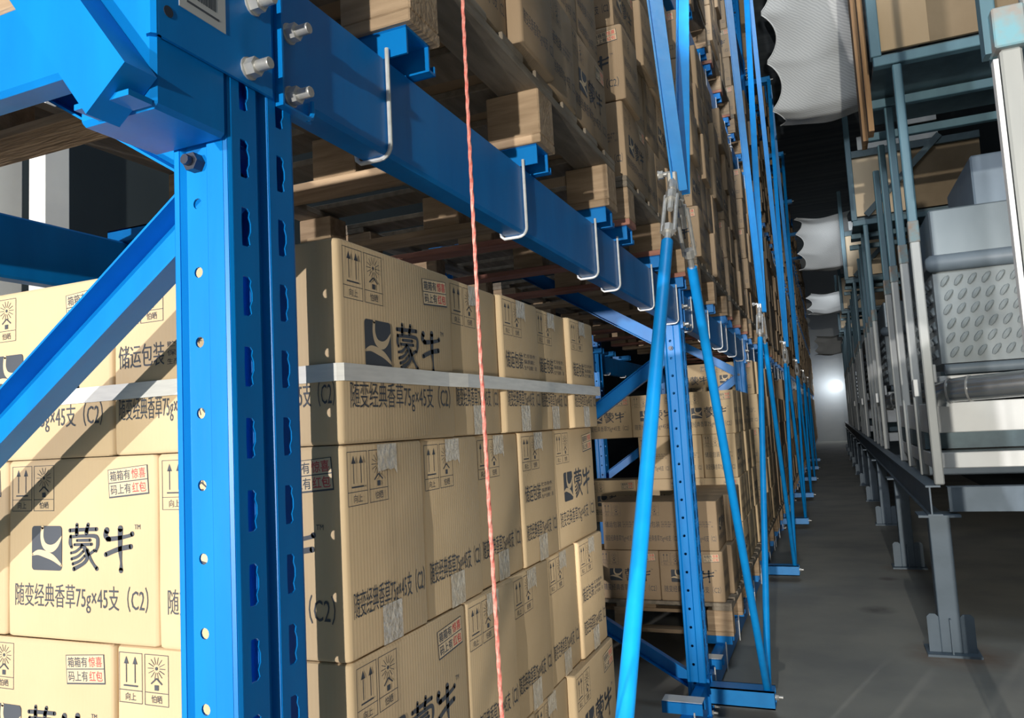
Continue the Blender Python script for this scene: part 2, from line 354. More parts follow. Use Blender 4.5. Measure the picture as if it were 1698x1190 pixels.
tag(tb.build('timber_plank', WOOD), 'timber plank on edge above the batten, upper left corner', 'plank')
MB().box(-.075, .0, -.330, -.302, 1.649, 1.655).build('weld_plate', BLUE, br)
MB().box(-FD, -.105, -.245, -.203, 1.752, 1.863, ch=.006).build('end_tie_beam', BLUE, br)
# ------------------------------------------------------------------ bracing in front of the aisle face
XB = .25
ARMZ = .13
def arm(k, z, lab):
    y = YP[k]+PD/2
    m = MB().box(.002, XB+.03, y-.045, y-.039, z-.075, z).box(.002, XB+.03, y-.045, y+.045, z-.006, z).box(.002, XB+.03, y+.039, y+.045, z-.075, z).box(.002, XB+.03, y-.045, y+.045, z-.075, z-.069)
    o = m.build('bracing_bracket', BLUEROD); tag(o, lab, 'bracket', 'arms carrying the diagonal bracing')
    b = MB(); hexnut(b, XB+.03, y, z-.035); b.build('bolt', ZINC, o, True)
    return o
for k in range(0, 8):
    arm(k, ARMZ, 'short blue steel arm near the floor at the %s upright from the near end' % ORD[k+1])
    arm(k, 5.25, 'short blue steel arm high on the %s upright from the near end' % ORD[k+1])
def rod(p, q, r, nm, lab, turn=True):
    p = Vector(p); q = Vector(q); t = (q-p).normalized(); L = (q-p).length
    e = .26 if turn else 0
    o = MB().tube([p, q-t*e], r, 14).build(nm, BLUEROD, None, True); tag(o, lab, 'brace', 'diagonal bracing along the aisle face')
    if turn:
        m = MB(); b = q-t*e; up = Vector((1, 0, 0)); s = up
        m.tube([b-t*.012, b+t*.05], .009, 8)
        m.tube([b+t*.035, b+t*.06], .016, 8)
        for sg in (-1, 1): m.tube([b+t*.04+s*sg*.016, b+t*.19+s*sg*.016], .0058, 8)
        m.tube([b+t*.17, b+t*.2], .016, 8); m.tube([b+t*.13, b+t*.225], .008, 8)
        m.tube([b+t*.215, b+t*.26], .013, 8)
        m.build('turnbuckle', ZINC, o, True)
    return o
NZ = 1.97
for k in range(0, 6):
    ya, yb = YP[k]+PD/2, YP[k+1]+PD/2; ym = (ya+yb)/2; b = '%s bay' % ORD[k+1]
    rod((XB, ya, ARMZ-.02), (XB, ym-.035, NZ), .0155, 'bracing_rod', 'bright blue tube brace on the near side of the %s' % b)
    rod((XB, yb, ARMZ-.02), (XB, ym+.035, NZ), .0155, 'bracing_rod', 'bright blue tube brace on the far side of the %s' % b)
    for yy, zz, w_ in (((ya+.12, 5.2, 'near'), (yb-.05, 5.2, 'far')) if k < 4 else ()):
        s = -1 if w_ == 'near' else 1
        o = MB().bar((XB, ym+s*.02, NZ-.03), (XB, yy, zz), [(-.019, -.002), (.019, -.002), (.019, .003), (.003, .003), (.003, .036), (-.002, .036), (-.002, .003), (-.019, .003)], up=(1, 0, 0)).build('bracing_strut', BLUEROD)
        tag(o, 'blue angle-iron brace rising toward the %s upright of the %s' % (w_, b), 'brace', 'upper diagonal bracing along the aisle face')
    nd = MB().box(XB-.014, XB+.014, ym-.05, ym+.05, NZ-.035, NZ+.02, ch=.004).build('bracing_node', ZINC)
    tag(nd, 'galvanised joint plate where the diagonal braces of the %s meet' % b, 'joint', 'joint plates of the bracing')
    m = MB(); hexnut(m, XB-.04, ym-.03, NZ+.02, thr=.03); m.build('bolt', ZINC, nd, True)
# ------------------------------------------------------------------ pallet support bars with U bolts
def support_proto():
    L0, L1 = .037, -.125
    m = MB().box(L1, L0, 0, .075, .042, .046).box(L1, L0, 0, .004, .0, .046).box(L1, L0, .071, .075, 0, .046).box(L1, L0, .075, .094, 0, .004).box(L1, L0, .090, .094, 0, .016)
    o = m.build('pallet_support', BLUE)
    x0, sg, y, h = .0045, 1, -.006, -.164
    pts = [(x0, y, .012), (x0, y, h+.02)]
    for t in range(1, 6): a = t/5*math.pi/2; pts.append((x0-sg*(.02-.02*math.cos(a)), y, h+.02-.02*math.sin(a)))
    pts += [(x0-sg*.055, y, h), (x0-sg*.062, y, h+.006), (x0-sg*.064, y, h+.02)]
    MB().tube(pts, .0036, 8).build('hook_bolt', WIRE, o, True)
    return o
SUP = support_proto(); SUPN = [0]; LASTSUP = [None]
def support(y, li, lab):
    o = SUP if SUPN[0] == 0 else dup(SUP)
    SUPN[0] += 1; LASTSUP[0] = o; o.location = (0, y, LV[li]); tag(o, lab, 'support', 'blue pallet supports hooked on the beams')
    if y < 6.5 and li < 2:
        r = dup(SUP, (-FD, y+.075, LV[li]), math.pi); tag(r, lab.replace('blue support', 'blue rear-beam support'), 'support', 'blue pallet supports on the rear beams')
# ------------------------------------------------------------------ pallets
PLH, PLX, PLY_ = .165, 1.12, 1.25
def pallet_proto(ly, mats):
    o = empty('wooden_pallet'); x0, x1 = -PLX, 0
    d = MB(); n = 7
    for i in range(n):
        a = i*(ly-.11)/(n-1); d.box(x0, x1, a, a+.115, PLH-.018, PLH, ch=.002)
    d.build('top_deck', mats[0], o)
    for y in (0, (ly-.1)/2, ly-.1):
        MB().box(x0, x1, y, y+.1, 0, .02, ch=.002).build('bottom_runner', mats[1], o)
        for x in (x0, (x0+x1-.13)/2, x1-.13):
            MB().box(x, x+.13, y+.002, y+.098, .02, PLH-.038, ch=.003).build('block', mats[2], o)
    s = MB()
    for x in (x0, (x0+x1-.1)/2, x1-.1): s.box(x, x+.1, 0, ly, PLH-.038, PLH-.018, ch=.002)
    s.build('stringer_board', mats[3], o)
    return o
PALP = [pallet_proto(PLY_, (WOODGREY, WOODRED, WOOD, WOODGREY)), pallet_proto(PLY_, (WOODGREY, WOOD, WOOD, WOODGREY))]
PALU = [0, 0]
far = MB()
def far_pallet_mesh():
    m = MB().box(-PLX, 0, 0, PLY_, PLH-.03, PLH)
    for y in (0, .57, 1.15):
        m.box(-PLX, 0, y, y+.1, 0, .02)
        for x in (-PLX, -.62, -.13): m.box(x, x+.13, y, y+.1, .02, PLH-.03)
    return m.mesh('wooden_pallet', WOOD)
FPM = far_pallet_mesh()
def pallet(x, y, z, lab, idx=0, near=True):
    if near:
        p = PALP[idx]; o = p if PALU[idx] == 0 else dup(p); PALU[idx] += 1
    else: o = obj('wooden_pallet', FPM)
    o.location = (x, y, z); tag(o, lab, 'pallet', 'wooden pallets on the rack'); return o
# ------------------------------------------------------------------ printing on the cartons
DG = None
def text_polys(body, x0, x1, z0, z1, bold=0, fat=0):
    cu = bpy.data.curves.new('t', 'FONT'); cu.body = body; cu.resolution_u = 2; cu.offset = bold
    o = bpy.data.objects.new('t', cu); COL.objects.link(o)
    dg = bpy.context.evaluated_depsgraph_get(); ev = o.evaluated_get(dg); me = ev.to_mesh()
    vs = [(v.co.x, v.co.y) for v in me.vertices]; fs = [tuple(p.vertices) for p in me.polygons]
    ev.to_mesh_clear(); bpy.data.objects.remove(o); bpy.data.curves.remove(cu)
    if not vs: return [], []
    ax = min(v[0] for v in vs); bx = max(v[0] for v in vs); az = min(v[1] for v in vs); bz = max(v[1] for v in vs)
    kx = (x1-x0)/(bx-ax); kz = (z1-z0)/(bz-az)
    return [(x0+(v[0]-ax)*kx, z0+(v[1]-az)*kz) for v in vs], fs
class PR:                                              # flat printing laid out in the face's own millimetre frame
    def __init__(s): s.v = []; s.f = []; s.m = []
    def add(s, vs, fs, mi=0, lay=0):
        i = len(s.v); s.v += [(a, b, lay) for a, b in vs]; s.f += [tuple(q+i for q in f) for f in fs]; s.m += [mi]*len(fs)
    def rect(s, x0, x1, z0, z1, mi=0, lay=0): s.add([(x0, z0), (x1, z0), (x1, z1), (x0, z1)], [(0, 1, 2, 3)], mi, lay)
    def line(s, p, q, w=.0009, mi=0, lay=0):
        dx, dz = q[0]-p[0], q[1]-p[1]; l = math.hypot(dx, dz); nx, nz = -dz/l*w/2, dx/l*w/2
        s.add([(p[0]+nx, p[1]+nz), (p[0]-nx, p[1]-nz), (q[0]-nx, q[1]-nz), (q[0]+nx, q[1]+nz)], [(0, 1, 2, 3)], mi, lay)
    def frame(s, x0, x1, z0, z1, w=.0009):
        for p, q in (((x0, z0), (x1, z0)), ((x1, z0), (x1, z1)), ((x1, z1), (x0, z1)), ((x0, z1), (x0, z0))): s.line(p, q, w)
    def disc(s, x, z, r, mi=0, lay=0, n=14): s.add([(x+r*math.cos(2*math.pi*k/n), z+r*math.sin(2*math.pi*k/n)) for k in range(n)], [tuple(range(n))], mi, lay)
    def stroke(s, pts, mi=0, lay=0):
        P = []
        for i in range(len(pts)-1):
            p0, p1, p2, p3 = pts[max(i-1, 0)], pts[i], pts[i+1], pts[min(i+2, len(pts)-1)]
            for t in [q/6 for q in range(6)]:
                P.append(tuple(.5*(2*p1[a]+(p2[a]-p0[a])*t+(2*p0[a]-5*p1[a]+4*p2[a]-p3[a])*t*t+(3*p1[a]-p0[a]-3*p2[a]+p3[a])*t**3) for a in range(3)))
        P.append(pts[-1]); L = []
        for i, p in enumerate(P):
            a, b = P[max(i-1, 0)], P[min(i+1, len(P)-1)]; dx, dz = b[0]-a[0], b[1]-a[1]; l = math.hypot(dx, dz) or 1
            L.append((p[0]-dz/l*p[2]/2, p[1]+dx/l*p[2]/2)); L.append((p[0]+dz/l*p[2]/2, p[1]-dx/l*p[2]/2))
        s.add(L, [(2*i, 2*i+1, 2*i+3, 2*i+2) for i in range(len(P)-1)], mi, lay)
        s.disc(P[0][0], P[0][1], P[0][2]/2, mi, lay, 10); s.disc(P[-1][0], P[-1][1], P[-1][2]/2, mi, lay, 10)
    def text(s, body, x0, x1, z0, z1, mi=0, lay=0, bold=0): s.add(*text_polys(body, x0, x1, z0, z1, bold), mi, lay)
    def mesh(s, name, fn):
        me = bpy.data.meshes.new(name); me.from_pydata([fn(a, b, .0007+.00018*l) for a, b, l in s.v], [], s.f)
        for m in (INK, INKRED, PAPER): me.materials.append(m)
        me.polygons.foreach_set('material_index', s.m); me.update(); return me
def icons(p, x):
    for j, t in enumerate(('向上', '怕晒')):
        a = x+j*.0525; b = a+.047
        p.frame(a, b, .200, .272); p.line((a, .218), (b, .218)); p.text(t, a+.013, b-.013, .2035, .2145)
        if j == 0:
            for q in (.0145, .0325):
                p.line((a+q, .229), (a+q, .258), .0016); p.add([(a+q-.0048, .256), (a+q+.0048, .256), (a+q, .267)], [(0, 1, 2)])
            p.line((a+.009, .2245), (a+.038, .2245), .0022)
        else:
            cx, cz = a+.0235, .2525; p.disc(cx, cz, .0026)
            for k in range(14):
                th = 2*math.pi*k/14
                p.line((cx+.006*math.cos(th), cz+.006*math.sin(th)), (cx+.0175*math.cos(th), cz+.0165*math.sin(th)), .0009)
            p.line((cx-.011, .2305), (cx, .2385), .0022); p.line((cx, .2385), (cx+.011, .2305), .0022); p.rect(cx-.004, cx+.004, .2215, .229)
def long_print():
    p = PR(); icons(p, .012)
    # coupon block, slightly tilted
    def T(vs): return [(.276+(x-.276)*math.cos(.07)-(z-.243)*math.sin(.07), .243+(x-.276)*math.sin(.07)+(z-.243)*math.cos(.07)) for x, z in vs]
    def rt(x0, x1, z0, z1, mi, lay): p.add(T([(x0, z0), (x1, z0), (x1, z1), (x0, z1)]), [(0, 1, 2, 3)], mi, lay)
    rt(.2345, .3185, .2205, .2645, 0, 0); rt(.236, .317, .244, .2635, 2, 1); rt(.236, .317, .223, .2425, 2, 1)
    for body, x0, x1, z0, z1, mi in (('箱箱有', .239, .282, .246, .2615, 0), ('惊喜', .285, .314, .246, .2615, 1), ('码上有', .239, .282, .225, .2405, 0), ('红包', .285, .314, .225, .2405, 1)):
        v, f = text_polys(body, x0, x1, z0, z1, .012); p.add(T(v), f, mi, 2)
    # square emblem with two pale crescents
    x0, z0, q = .060, .106, .070; r = .006; ring = []
    for cx, cz, a0 in ((x0+q-r, z0+r, -90), (x0+q-r, z0+q-r, 0), (x0+r, z0+q-r, 90), (x0+r, z0+r, 180)):
        for k in range(5): a = math.radians(a0+k*22.5); ring.append((cx+r*math.cos(a), cz+r*math.sin(a)))
    p.add(ring, [tuple(range(len(ring)))])
    def E(l): return [(x0+a*q, z0+b*q, c*q) for a, b, c in l]
    p.stroke(E([(.36, .97, .09), (.345, .74, .10), (.43, .56, .14), (.63, .49, .17), (.83, .57, .12), (.99, .76, .03)]), 2, 1)
    p.stroke(E([(.02, .35, .05), (.22, .40, .12), (.47, .36, .15), (.72, .28, .13), (.985, .12, .05)]), 2, 1)
    # brush lettering
    def G(x, z, w_, h, ls):
        for l in ls: p.stroke([(x+a*w_, z+b*h, c*w_) for a, b, c in l])
    G(.147, .108, .064, .070, [
        [(.02, .87, .10), (.5, .89, .09), (.95, .90, .10)], [(.27, 1.0, .09), (.26, .80, .12)], [(.66, 1.0, .10), (.60, .82, .12)],
        [(.05, .74, .09), (.03, .60, .11), (.08, .50, .08)], [(.05, .73, .08), (.5, .75, .08), (.93, .74, .10), (.99, .58, .11), (.93, .42, .07)],
        [(.27, .65, .07), (.73, .66, .08)], [(.18, .555, .07), (.78, .57, .08)],
        [(.44, .55, .08), (.60, .42, .12), (.62, .26, .11), (.48, .14, .09), (.16, .02, .11)],
        [(.42, .51, .07), (.24, .41, .07), (.06, .37, .07)], [(.50, .42, .07), (.30, .30, .07), (.08, .24, .08)], [(.55, .32, .07), (.36, .20, .07), (.12, .13, .08)],
        [(.63, .44, .09), (.74, .25, .09), (.86, .12, .08), (.96, .04, .11)], [(.88, .44, .08), (.70, .35, .07)]])
    G(.224, .106, .062, .070, [
        [(.10, .90, .17), (.05, .78, .13), (.20, .71, .12)], [(.12, .71, .12), (.5, .74, .11), (.86, .79, .09), (.97, .83, .13)],
        [(.06, .38, .12), (.5, .50, .12), (.92, .56, .13)], [(.57, .94, .17), (.56, .70, .15), (.56, .45, .13), (.585, .22, .07), (.58, .05, .14)]])
    p.text('TM', .289, .301, .171, .178)
    p.text('随变经典香草75g×45支（C2）', .020, .316, .043, .086)
    return p
def short_print(b):
    p = PR(); icons(p, .007)
    if b:
        p.text('储运包装', .012, .108, .132, .168)
        for k, t in enumerate(('贮存条件：', '保质期：', '生产日期：见')): p.text(t, .114, .19-.012*(k == 1), .158-.013*k, .167-.013*k)
    p.text('随变经典香草75g×45支（C2）', .012, .203, .047, .088)
    return p
L_, S_, H_ = .3340, .2110, .2815
kx, ks, kz = L_/.336, S_/.213, 1.0
LP = long_print(); SA = short_print(False); SB = short_print(True)
def on_front(a, b, e): return (a*kx-L_/2, -S_/2-e, b)
def on_right(a, b, e): return (L_/2+e, a*ks-S_/2, b)
def on_left(a, b, e): return (-L_/2-e, S_/2-a*ks, b)
PM = {'long': LP.mesh('logo_print', on_front), 'ra': SA.mesh('side_print', on_right), 'rb': SB.mesh('side_print', on_right), 'la': SA.mesh('side_print', on_left), 'lb': SB.mesh('side_print', on_left)}
def carton_mesh(L, S, H, seed, m):
    rn = random.Random(seed); mb = MB(); r = .008
    # rounded rectangle outline, bulging slightly at mid height
    per = []
    for cx, cy, a0 in ((L/2-r, -S/2+r, -90), (L/2-r, S/2-r, 0), (-L/2+r, S/2-r, 90), (-L/2+r, -S/2+r, 180)):
        for k in range(4): a = math.radians(a0+k*30); per.append((cx+r*math.cos(a), cy+r*math.sin(a)))
    n = len(per); zz = [0, .002, .006, H*.25, H*.5, H*.75, H-.006, H-.002, H]; ins = [.004, .001, 0, 0, 0, 0, 0, .001, .004]
    vs = []
    for z, i in zip(zz, ins):
        for x, y in per:
            d = 1-i/math.hypot(x, y); vs.append((x*d+rn.uniform(-.0005, .0005), y*d+rn.uniform(-.0005, .0005), z))
    fs = [tuple(range(n-1, -1, -1)), tuple(range((len(zz)-1)*n, len(zz)*n))]
    for j in range(len(zz)-1):
        for k in range(n): fs.append((j*n+k, j*n+(k+1) % n, (j+1)*n+(k+1) % n, (j+1)*n+k))
    mb.add(vs, fs); me = mb.mesh('carton', m)
    me.polygons.foreach_set('use_smooth', [True]*len(me.polygons)); me.set_sharp_from_angle(angle=math.radians(35))
    return me
CM = [carton_mesh(L_, S_, H_, s, CARTON) for s in range(4)]
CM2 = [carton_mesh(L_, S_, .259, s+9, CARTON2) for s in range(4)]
def tape_mesh(side):
    m = MB(); w_ = .052; rn = random.Random(5); e = .0012
    def f(a, z, o): return (L_/2+o, a, z) if side > 0 else (-L_/2-o, -a, z)
    cols = 7; bot = [H_-.042+rn.uniform(-.005, .005) for _ in range(cols)]; vs = []
    for c in range(cols):
        a = -w_/2+w_*c/(cols-1); vs += [f(a, bot[c], e+rn.uniform(0, .0008)), f(a, H_-.002, e), f(a, H_+.0012, -.03)]
    m.add(vs, [(c*3+j, c*3+3+j, c*3+4+j, c*3+1+j) for c in range(cols-1) for j in range(2)])
    b = MB(); b.add([f(-w_/2, .001, .0012), f(w_/2, .001, .0012), f(w_/2, .055, .0012), f(-w_/2, .055, .0012)], [(0, 1, 2, 3)])
    return m.mesh('clear_tape_strip', TAPE), b.mesh('clear_tape_strip', TAPE)
TP = tape_mesh(1)
CNT = [0]
def carton(x, y, z, face, lab, grp, prints=(), tape=False, small=False, jx=0, ry=0, name='carton'):
    """x,y is the box centre; face 'L' shows the long side to the aisle, 'S' the short side"""
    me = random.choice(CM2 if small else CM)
    o = obj(name, me); o.location = (x+jx, y, z); o.rotation_euler = (0, 0, (math.pi/2 if face == 'L' else 0)+ry)
    tag(o, lab, 'box', grp); CNT[0] += 1
    for k in prints:
        c = obj('logo_print' if k == 'long' else 'side_print', PM[k], o)
        if small: c.scale = (1, 1, .259/H_)
    if tape:
        for t in TP: obj('clear_tape_strip', t, o)
    return o
# ---- the near stack (level one, first bay): exact pattern of the photograph
LN, SN, HN = .336, .2129, .2829; ZT = 1.582
G0 = 'ice cream cartons of the front stack'
rowname = ['top row', 'second row', 'third row', 'bottom row']
pat = ['LSSSS', 'SSSSL', 'LSSSS', 'SSSSL']
kindp = [['long', 'rb', 'rb', 'rb', 'rb'], ['ra', 'ra', 'ra', 'rb', 'long'], ['long', 'ra', 'ra', 'ra', 'rb'], ['ra', 'ra', 'rb', 'ra', 'long']]
kindp[0][1] = 'ra'
rj = random.Random(21)
posn = ['at the near corner', 'second from the corner', 'third from the corner', 'fourth from the corner', 'at the far end']
for r in range(4):
    z = ZT-HN*(r+1); y = 0.0
    for i, f in enumerate(pat[r]):
        ln, dp = (LN, SN) if f == 'L' else (SN, LN)
        pr = [kindp[r][i]]
        if i == 0: pr.append('la' if f == 'L' else 'long')
        jx = 0 if i == 0 else (rj.uniform(-.010, .009) if r == 0 else rj.uniform(-.014, .012))
        carton(-dp/2, y+ln/2, z, f, 'ice cream carton %s, %s, aisle side of the front stack' % (posn[i], rowname[r]), G0, pr, tape=(f == 'S' and not (r == 0 and i == 0)), jx=jx, ry=rj.uniform(-.004, .016) if i else 0)
        y += ln
    x = -(SN if pat[r][0] == 'L' else LN)
    seq = ['S', 'L', 'S'] if pat[r][0] == 'L' else ['L', 'L']      # faces shown to -Y, going left
    for j, f in enumerate(seq):
        wd = LN if f == 'L' else SN; dp = SN if f == 'L' else LN
        # long side to -Y means the local front; short side to -Y means rotated by 90 deg
        carton(x-wd/2, dp/2+rj.uniform(-.001, .004), z, 'S' if f == 'L' else 'L', 'ice cream carton %s from the corner, sunlit end face, %s of front stack' % (ORD[j+2], rowname[r]), G0, ['long'] if f == 'L' else (['la'] if j == 1 or r == 0 and j == 2 else ['lb']))
        x -= wd
    x = -(SN if pat[r][-1] == 'L' else LN)
    for j, f in enumerate(['S', 'L', 'S'] if pat[r][-1] == 'L' else ['L', 'L']):
        wd = LN if f == 'L' else SN; dp = SN if f == 'L' else LN
        carton(x-wd/2, 4*SN+LN-dp/2, z, 'S' if f == 'L' else 'L', 'ice cream carton %s from the aisle, far end, %s of front stack' % (ORD[j+2], rowname[r]), G0)
        x -= wd
# ---- filler rows behind, so the stack is not hollow from above
# strap round the top row
sb = MB(); zb, zt = ZT-HN+.085, ZT-HN+.109; o_ = .0035
path = [(-.98, -o_), (-.004, -o_), (o_, -.001+.004), (.0065, .3), (.0135, .36), (.0135, 1.195), (-.01, 1.2), (-.98, 1.2)]
sv = []
for x, y in path: sv += [(x, y, zb), (x, y, zt)]
sb.add(sv, [(2*i, 2*i+2, 2*i+3, 2*i+1) for i in range(len(path))[:-1]])
st = sb.build('strapping_band', STRAP); solid(st, .0008)
tag(st, 'clear plastic strapping film pulled around the top row of the front stack', 'strap')
pz = ZT-4*HN
p0 = pallet(.0, -.03, LV[0]+.046, 'wooden pallet under the front stack by the near upright', 0); p0.scale = (1, 1, (pz-LV[0]-.046)/PLH)
for i in range(3): support(-.03+.02+.575*i, 0, 'blue support, %s under the front stack on the floor beams' % ORD[i+1])
# ---- all other loads
FAR = MB(); FARP = 12.0; BOXBUDGET = 300
jobs = []                                              # (distance, box args)
def load(x, y, z, rows, hh, nm, deep=0, small=True, prints=True, ylen=1.19, seed=0):
    rn = random.Random(seed); L, S = LN, SN
    n = int((ylen-L)/S+.02)
    for r in range(rows):
        fl = ('L'+'S'*n) if (r+seed) % 2 == 0 else ('S'*n+'L'); yy = y
        for i, f in enumerate(fl):
            ln, dp = (L, S) if f == 'L' else (S, L); jx = rn.choice((0, 0, .008, .018, -.010, .026, -.016))*(.9 if small else .5)
            lab = 'carton %s along, %s row up, on the %s' % (ORD[i+1], ORD[r+1], nm)
            pr = ['long'] if f == 'L' else [rn.choice(('ra', 'rb'))]
            if i == 0: pr.append('lb' if f == 'L' else 'long')
            jobs.append((Vector((x-dp/2, yy+ln/2, z+r*hh)), f, lab, pr if prints else [], small, jx, rn.uniform(-.012, .012)))
            if i == 0:
                xx = x-dp
                for d in range(deep):
                    f2 = 'L' if f == 'L' else 'S'; w2 = S if f == 'L' else L
                    jobs.append((Vector((xx-w2/2, yy+ln/2+rn.uniform(0, .006), z+r*hh)), f, 'carton %s in from the aisle, %s row up, near end of %s' % (ORD[d+2], ORD[r+1], nm), ['lb' if f == 'L' else 'long'] if prints else [], small, 0, 0)); xx -= w2
            yy += ln
npal = 0
for li in (1, 2, 3):
    for k in range(NB):
        for a in range(2):
            y0 = YP[k]+.30+a*1.40; idx = 2*k+a+1
            if li == 3 and k < 3: continue
            if li == 2 and k < 1: continue
            z = LV[li]+.046; nm = '%s %s-level pallet' % (ORD[idx], LVN[li])
            for s in range(3): support(y0+.05+(.573, .515)[a]*s, li, 'blue support, %s under the %s' % (ORD[s+1], nm))
            pp = pallet(.05, y0+.04, z, 'wooden pallet, %s from the near end at the %s level' % (ORD[idx], LVN[li]), idx % 2, y0 < 12)
            if a: pp.scale = (1, .90, 1)
            rr = random.Random(li*100+idx)
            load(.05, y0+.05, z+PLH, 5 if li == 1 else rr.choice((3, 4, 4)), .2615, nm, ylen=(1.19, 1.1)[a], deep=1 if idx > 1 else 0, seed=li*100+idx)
# floor level
for k in range(1, NB):
    for a in range(2):
        y0 = YP[k]+.30+a*1.36; idx = 2*k+a+1
        nm = '%s floor-level pallet' % ORD[idx]
        rows, ylen = 4, 1.19
        if k == 1 and a == 0: y0 = 3.25; rows = 2; ylen = .98
        if k == 1 and a == 1: y0 = 4.22; rows = 4; ylen = 1.19
        if k >= 2: rows = random.Random(idx*7).choice((4, 4, 5))
        if not (k == 1 and a == 1):
            for s in range(3): support(y0+.02+.575*s, 0, 'blue support, %s under the %s' % (ORD[s+1], nm))
        if k == 1 and a == 1:
            for s in (1, 2): support(y0+.02+.575*s, 0, 'blue support, %s under the %s' % (ORD[s+1], nm))
        pl_ = pallet(.05 if k < 3 else .05, y0, LV[0]+.046, 'wooden pallet, %s from the near end on the floor beams' % ORD[idx], 1, y0 < 12)
        if k == 1 and a == 0: pl_.scale = (1, .76, 1)
        load(.02 if k == 1 else .04, y0+.02, LV[0]+.046+PLH, rows, .283 if not (k == 1 and a == 0) else .2615, nm, deep=2 if k == 1 else 1, small=(k == 1 and a == 0), ylen=ylen, seed=idx+40)
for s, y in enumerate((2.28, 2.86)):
    support(y, 0, 'bare blue support with white top near the second upright, %s one' % ('nearer' if s == 0 else 'farther'))
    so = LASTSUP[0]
    MB().box(-.124, .036, .001, .074, .0462, .0475).build('white_top', WHITE, so)  # thin white strip over the top face
jobs.sort(key=lambda j: (j[0]-CAM).length)
def far_box(p, f, small, jx, ry):
    L, S, H = L_, S_, (.259 if small else H_); a = (S if f == 'L' else L)/2; b = (L if f == 'L' else S)/2
    FAR.box(p.x-a+jx, p.x+a+jx, p.y-b, p.y+b, p.z, p.z+H)
for n, (p, f, lab, pr, small, jx, ry) in enumerate(jobs):
    if n < BOXBUDGET-CNT[0]*0-44:
        carton(p.x, p.y, p.z, f, lab, 'cartons stacked along the rack', pr if (p-CAM).length < 9 else pr[:1], small=small, jx=jx, ry=ry)
    else: far_box(p, f, small, jx, ry)
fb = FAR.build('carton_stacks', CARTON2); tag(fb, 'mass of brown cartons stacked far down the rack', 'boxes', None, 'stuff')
# dim stacks in the row behind; nearer one unseen, placed to block a floodlight
q = 0
for (x, y, rows, cols) in ((-1.34, .12, 5, 3), (-1.75, 2.75, 3, 3)):
    pp = obj('wooden_pallet', FPM); pp.location = (x+.02, y-.02, 0); tag(pp, 'wooden pallet on the floor behind the rack, %s one' % ('nearer' if q == 0 else 'farther'), 'pallet', 'pallets behind the rack')
    for r in range(rows):
        for c in range(cols):
            carton(x-.17, y+.12+c*.2129, PLH+r*.283, 'S', 'dim carton behind the rack on the %s pallet, %s along, %s row up' % ('nearer' if q == 0 else 'farther', ORD[c+1], ORD[r+1]), 'dim cartons behind the rack', ['ra'])
    q += 1
# ------------------------------------------------------------------ red cord
rp = MB(); pts = []
for i in range(60): pts.append((.15+.004*math.sin(i*.11), .128+.003*math.sin(i*.17), -.0+2.6*i/59+.001))
rp.tube(pts, .0024, 8)
for ph in (0, 1, 2):
    rp.tube([(.15+.004*math.sin(i/6*.11)+0.0017*math.cos(i*.62+ph*2.094), .128+.003*math.sin(i/6*.17)+0.0017*math.sin(i*.62+ph*2.094), 2.6*i/354+.001) for i in range(354)], .0014, 5)
ro = rp.build('red_cord', REDROPE, None, True); tag(ro, 'thin red twisted cord hanging straight down in front of the rack', 'cord')
# ------------------------------------------------------------------ right-hand platform
XC = 1.085
def leg_mesh():
    o = empty('platform_column')
    MB().box(-.05, .05, -.05, .05, .012, .715, ch=.004).build('shaft', GREYBL, o)
    g = MB()
    def gus(x0, x1):
        y = -.004
        pts = [(x0, 0), (x1, 0), (x1, .18), (x1-.014, .195), (x0+.014, .195), (x0, .18)]
        g.add([(a, y-.035, b+.012) for a, b in pts]+[(a, y-.025, b+.012) for a, b in pts], [(0, 1, 2, 3, 4, 5), (11, 10, 9, 8, 7, 6)]+[(i, i+6, (i+1) % 6+6, (i+1) % 6) for i in range(6)])
    gus(-.105, -.05); gus(.05, .115); g.box(-.004, .004, -.085, -.05, .012, .19)
    g.build('gusset_plates', GREYBL, o)
    MB().box(-.12, .13, -.1, .1, 0, .012).build('base_plate', GREYBL, o)
    MB().box(-.10, .10, -.09, .09, .715, .727).build('cap_plate', GREYBL, o)
    return o
LEGP = leg_mesh(); LEGY = [3.83, 6.19, 8.70, 11.1, 13.5, 15.9, 18.3, 20.7, 23.1, 25.5]
for i, y in enumerate(LEGY):
    o = LEGP if i == 0 else dup(LEGP); o.location = (XC, y, 0)
    tag(o, 'blue-grey steel platform column with gusseted foot, %s along the right of the aisle' % ('nearest' if i == 0 else ORD[i+1]), 'column', 'platform columns on the right of the aisle')
    xb = MB().box(XC+.055, 2.6, y-.04, y+.04, .74, .745).box(XC+.055, 2.6, y-.04, y+.04, .862, .868).box(XC+.055, 2.6, y-.038, y-.032, .745, .862)
    tag(xb.build('cross_beam', GREYBL), 'blue-grey cross beam running right from the %s platform column' % ('nearest' if i == 0 else ORD[i+1]), 'beam', 'cross beams of the right-hand platform')
lbm = MB().box(1.03, 1.10, 3.72, 27, .727, .735).box(1.03, 1.10, 3.72, 27, .875, .885).box(1.045, 1.053, 3.72, 27, .735, .875)
tag(lbm.build('edge_beam', GREYBL), 'long dark grey channel beam along the edge of the right-hand platform', 'beam')
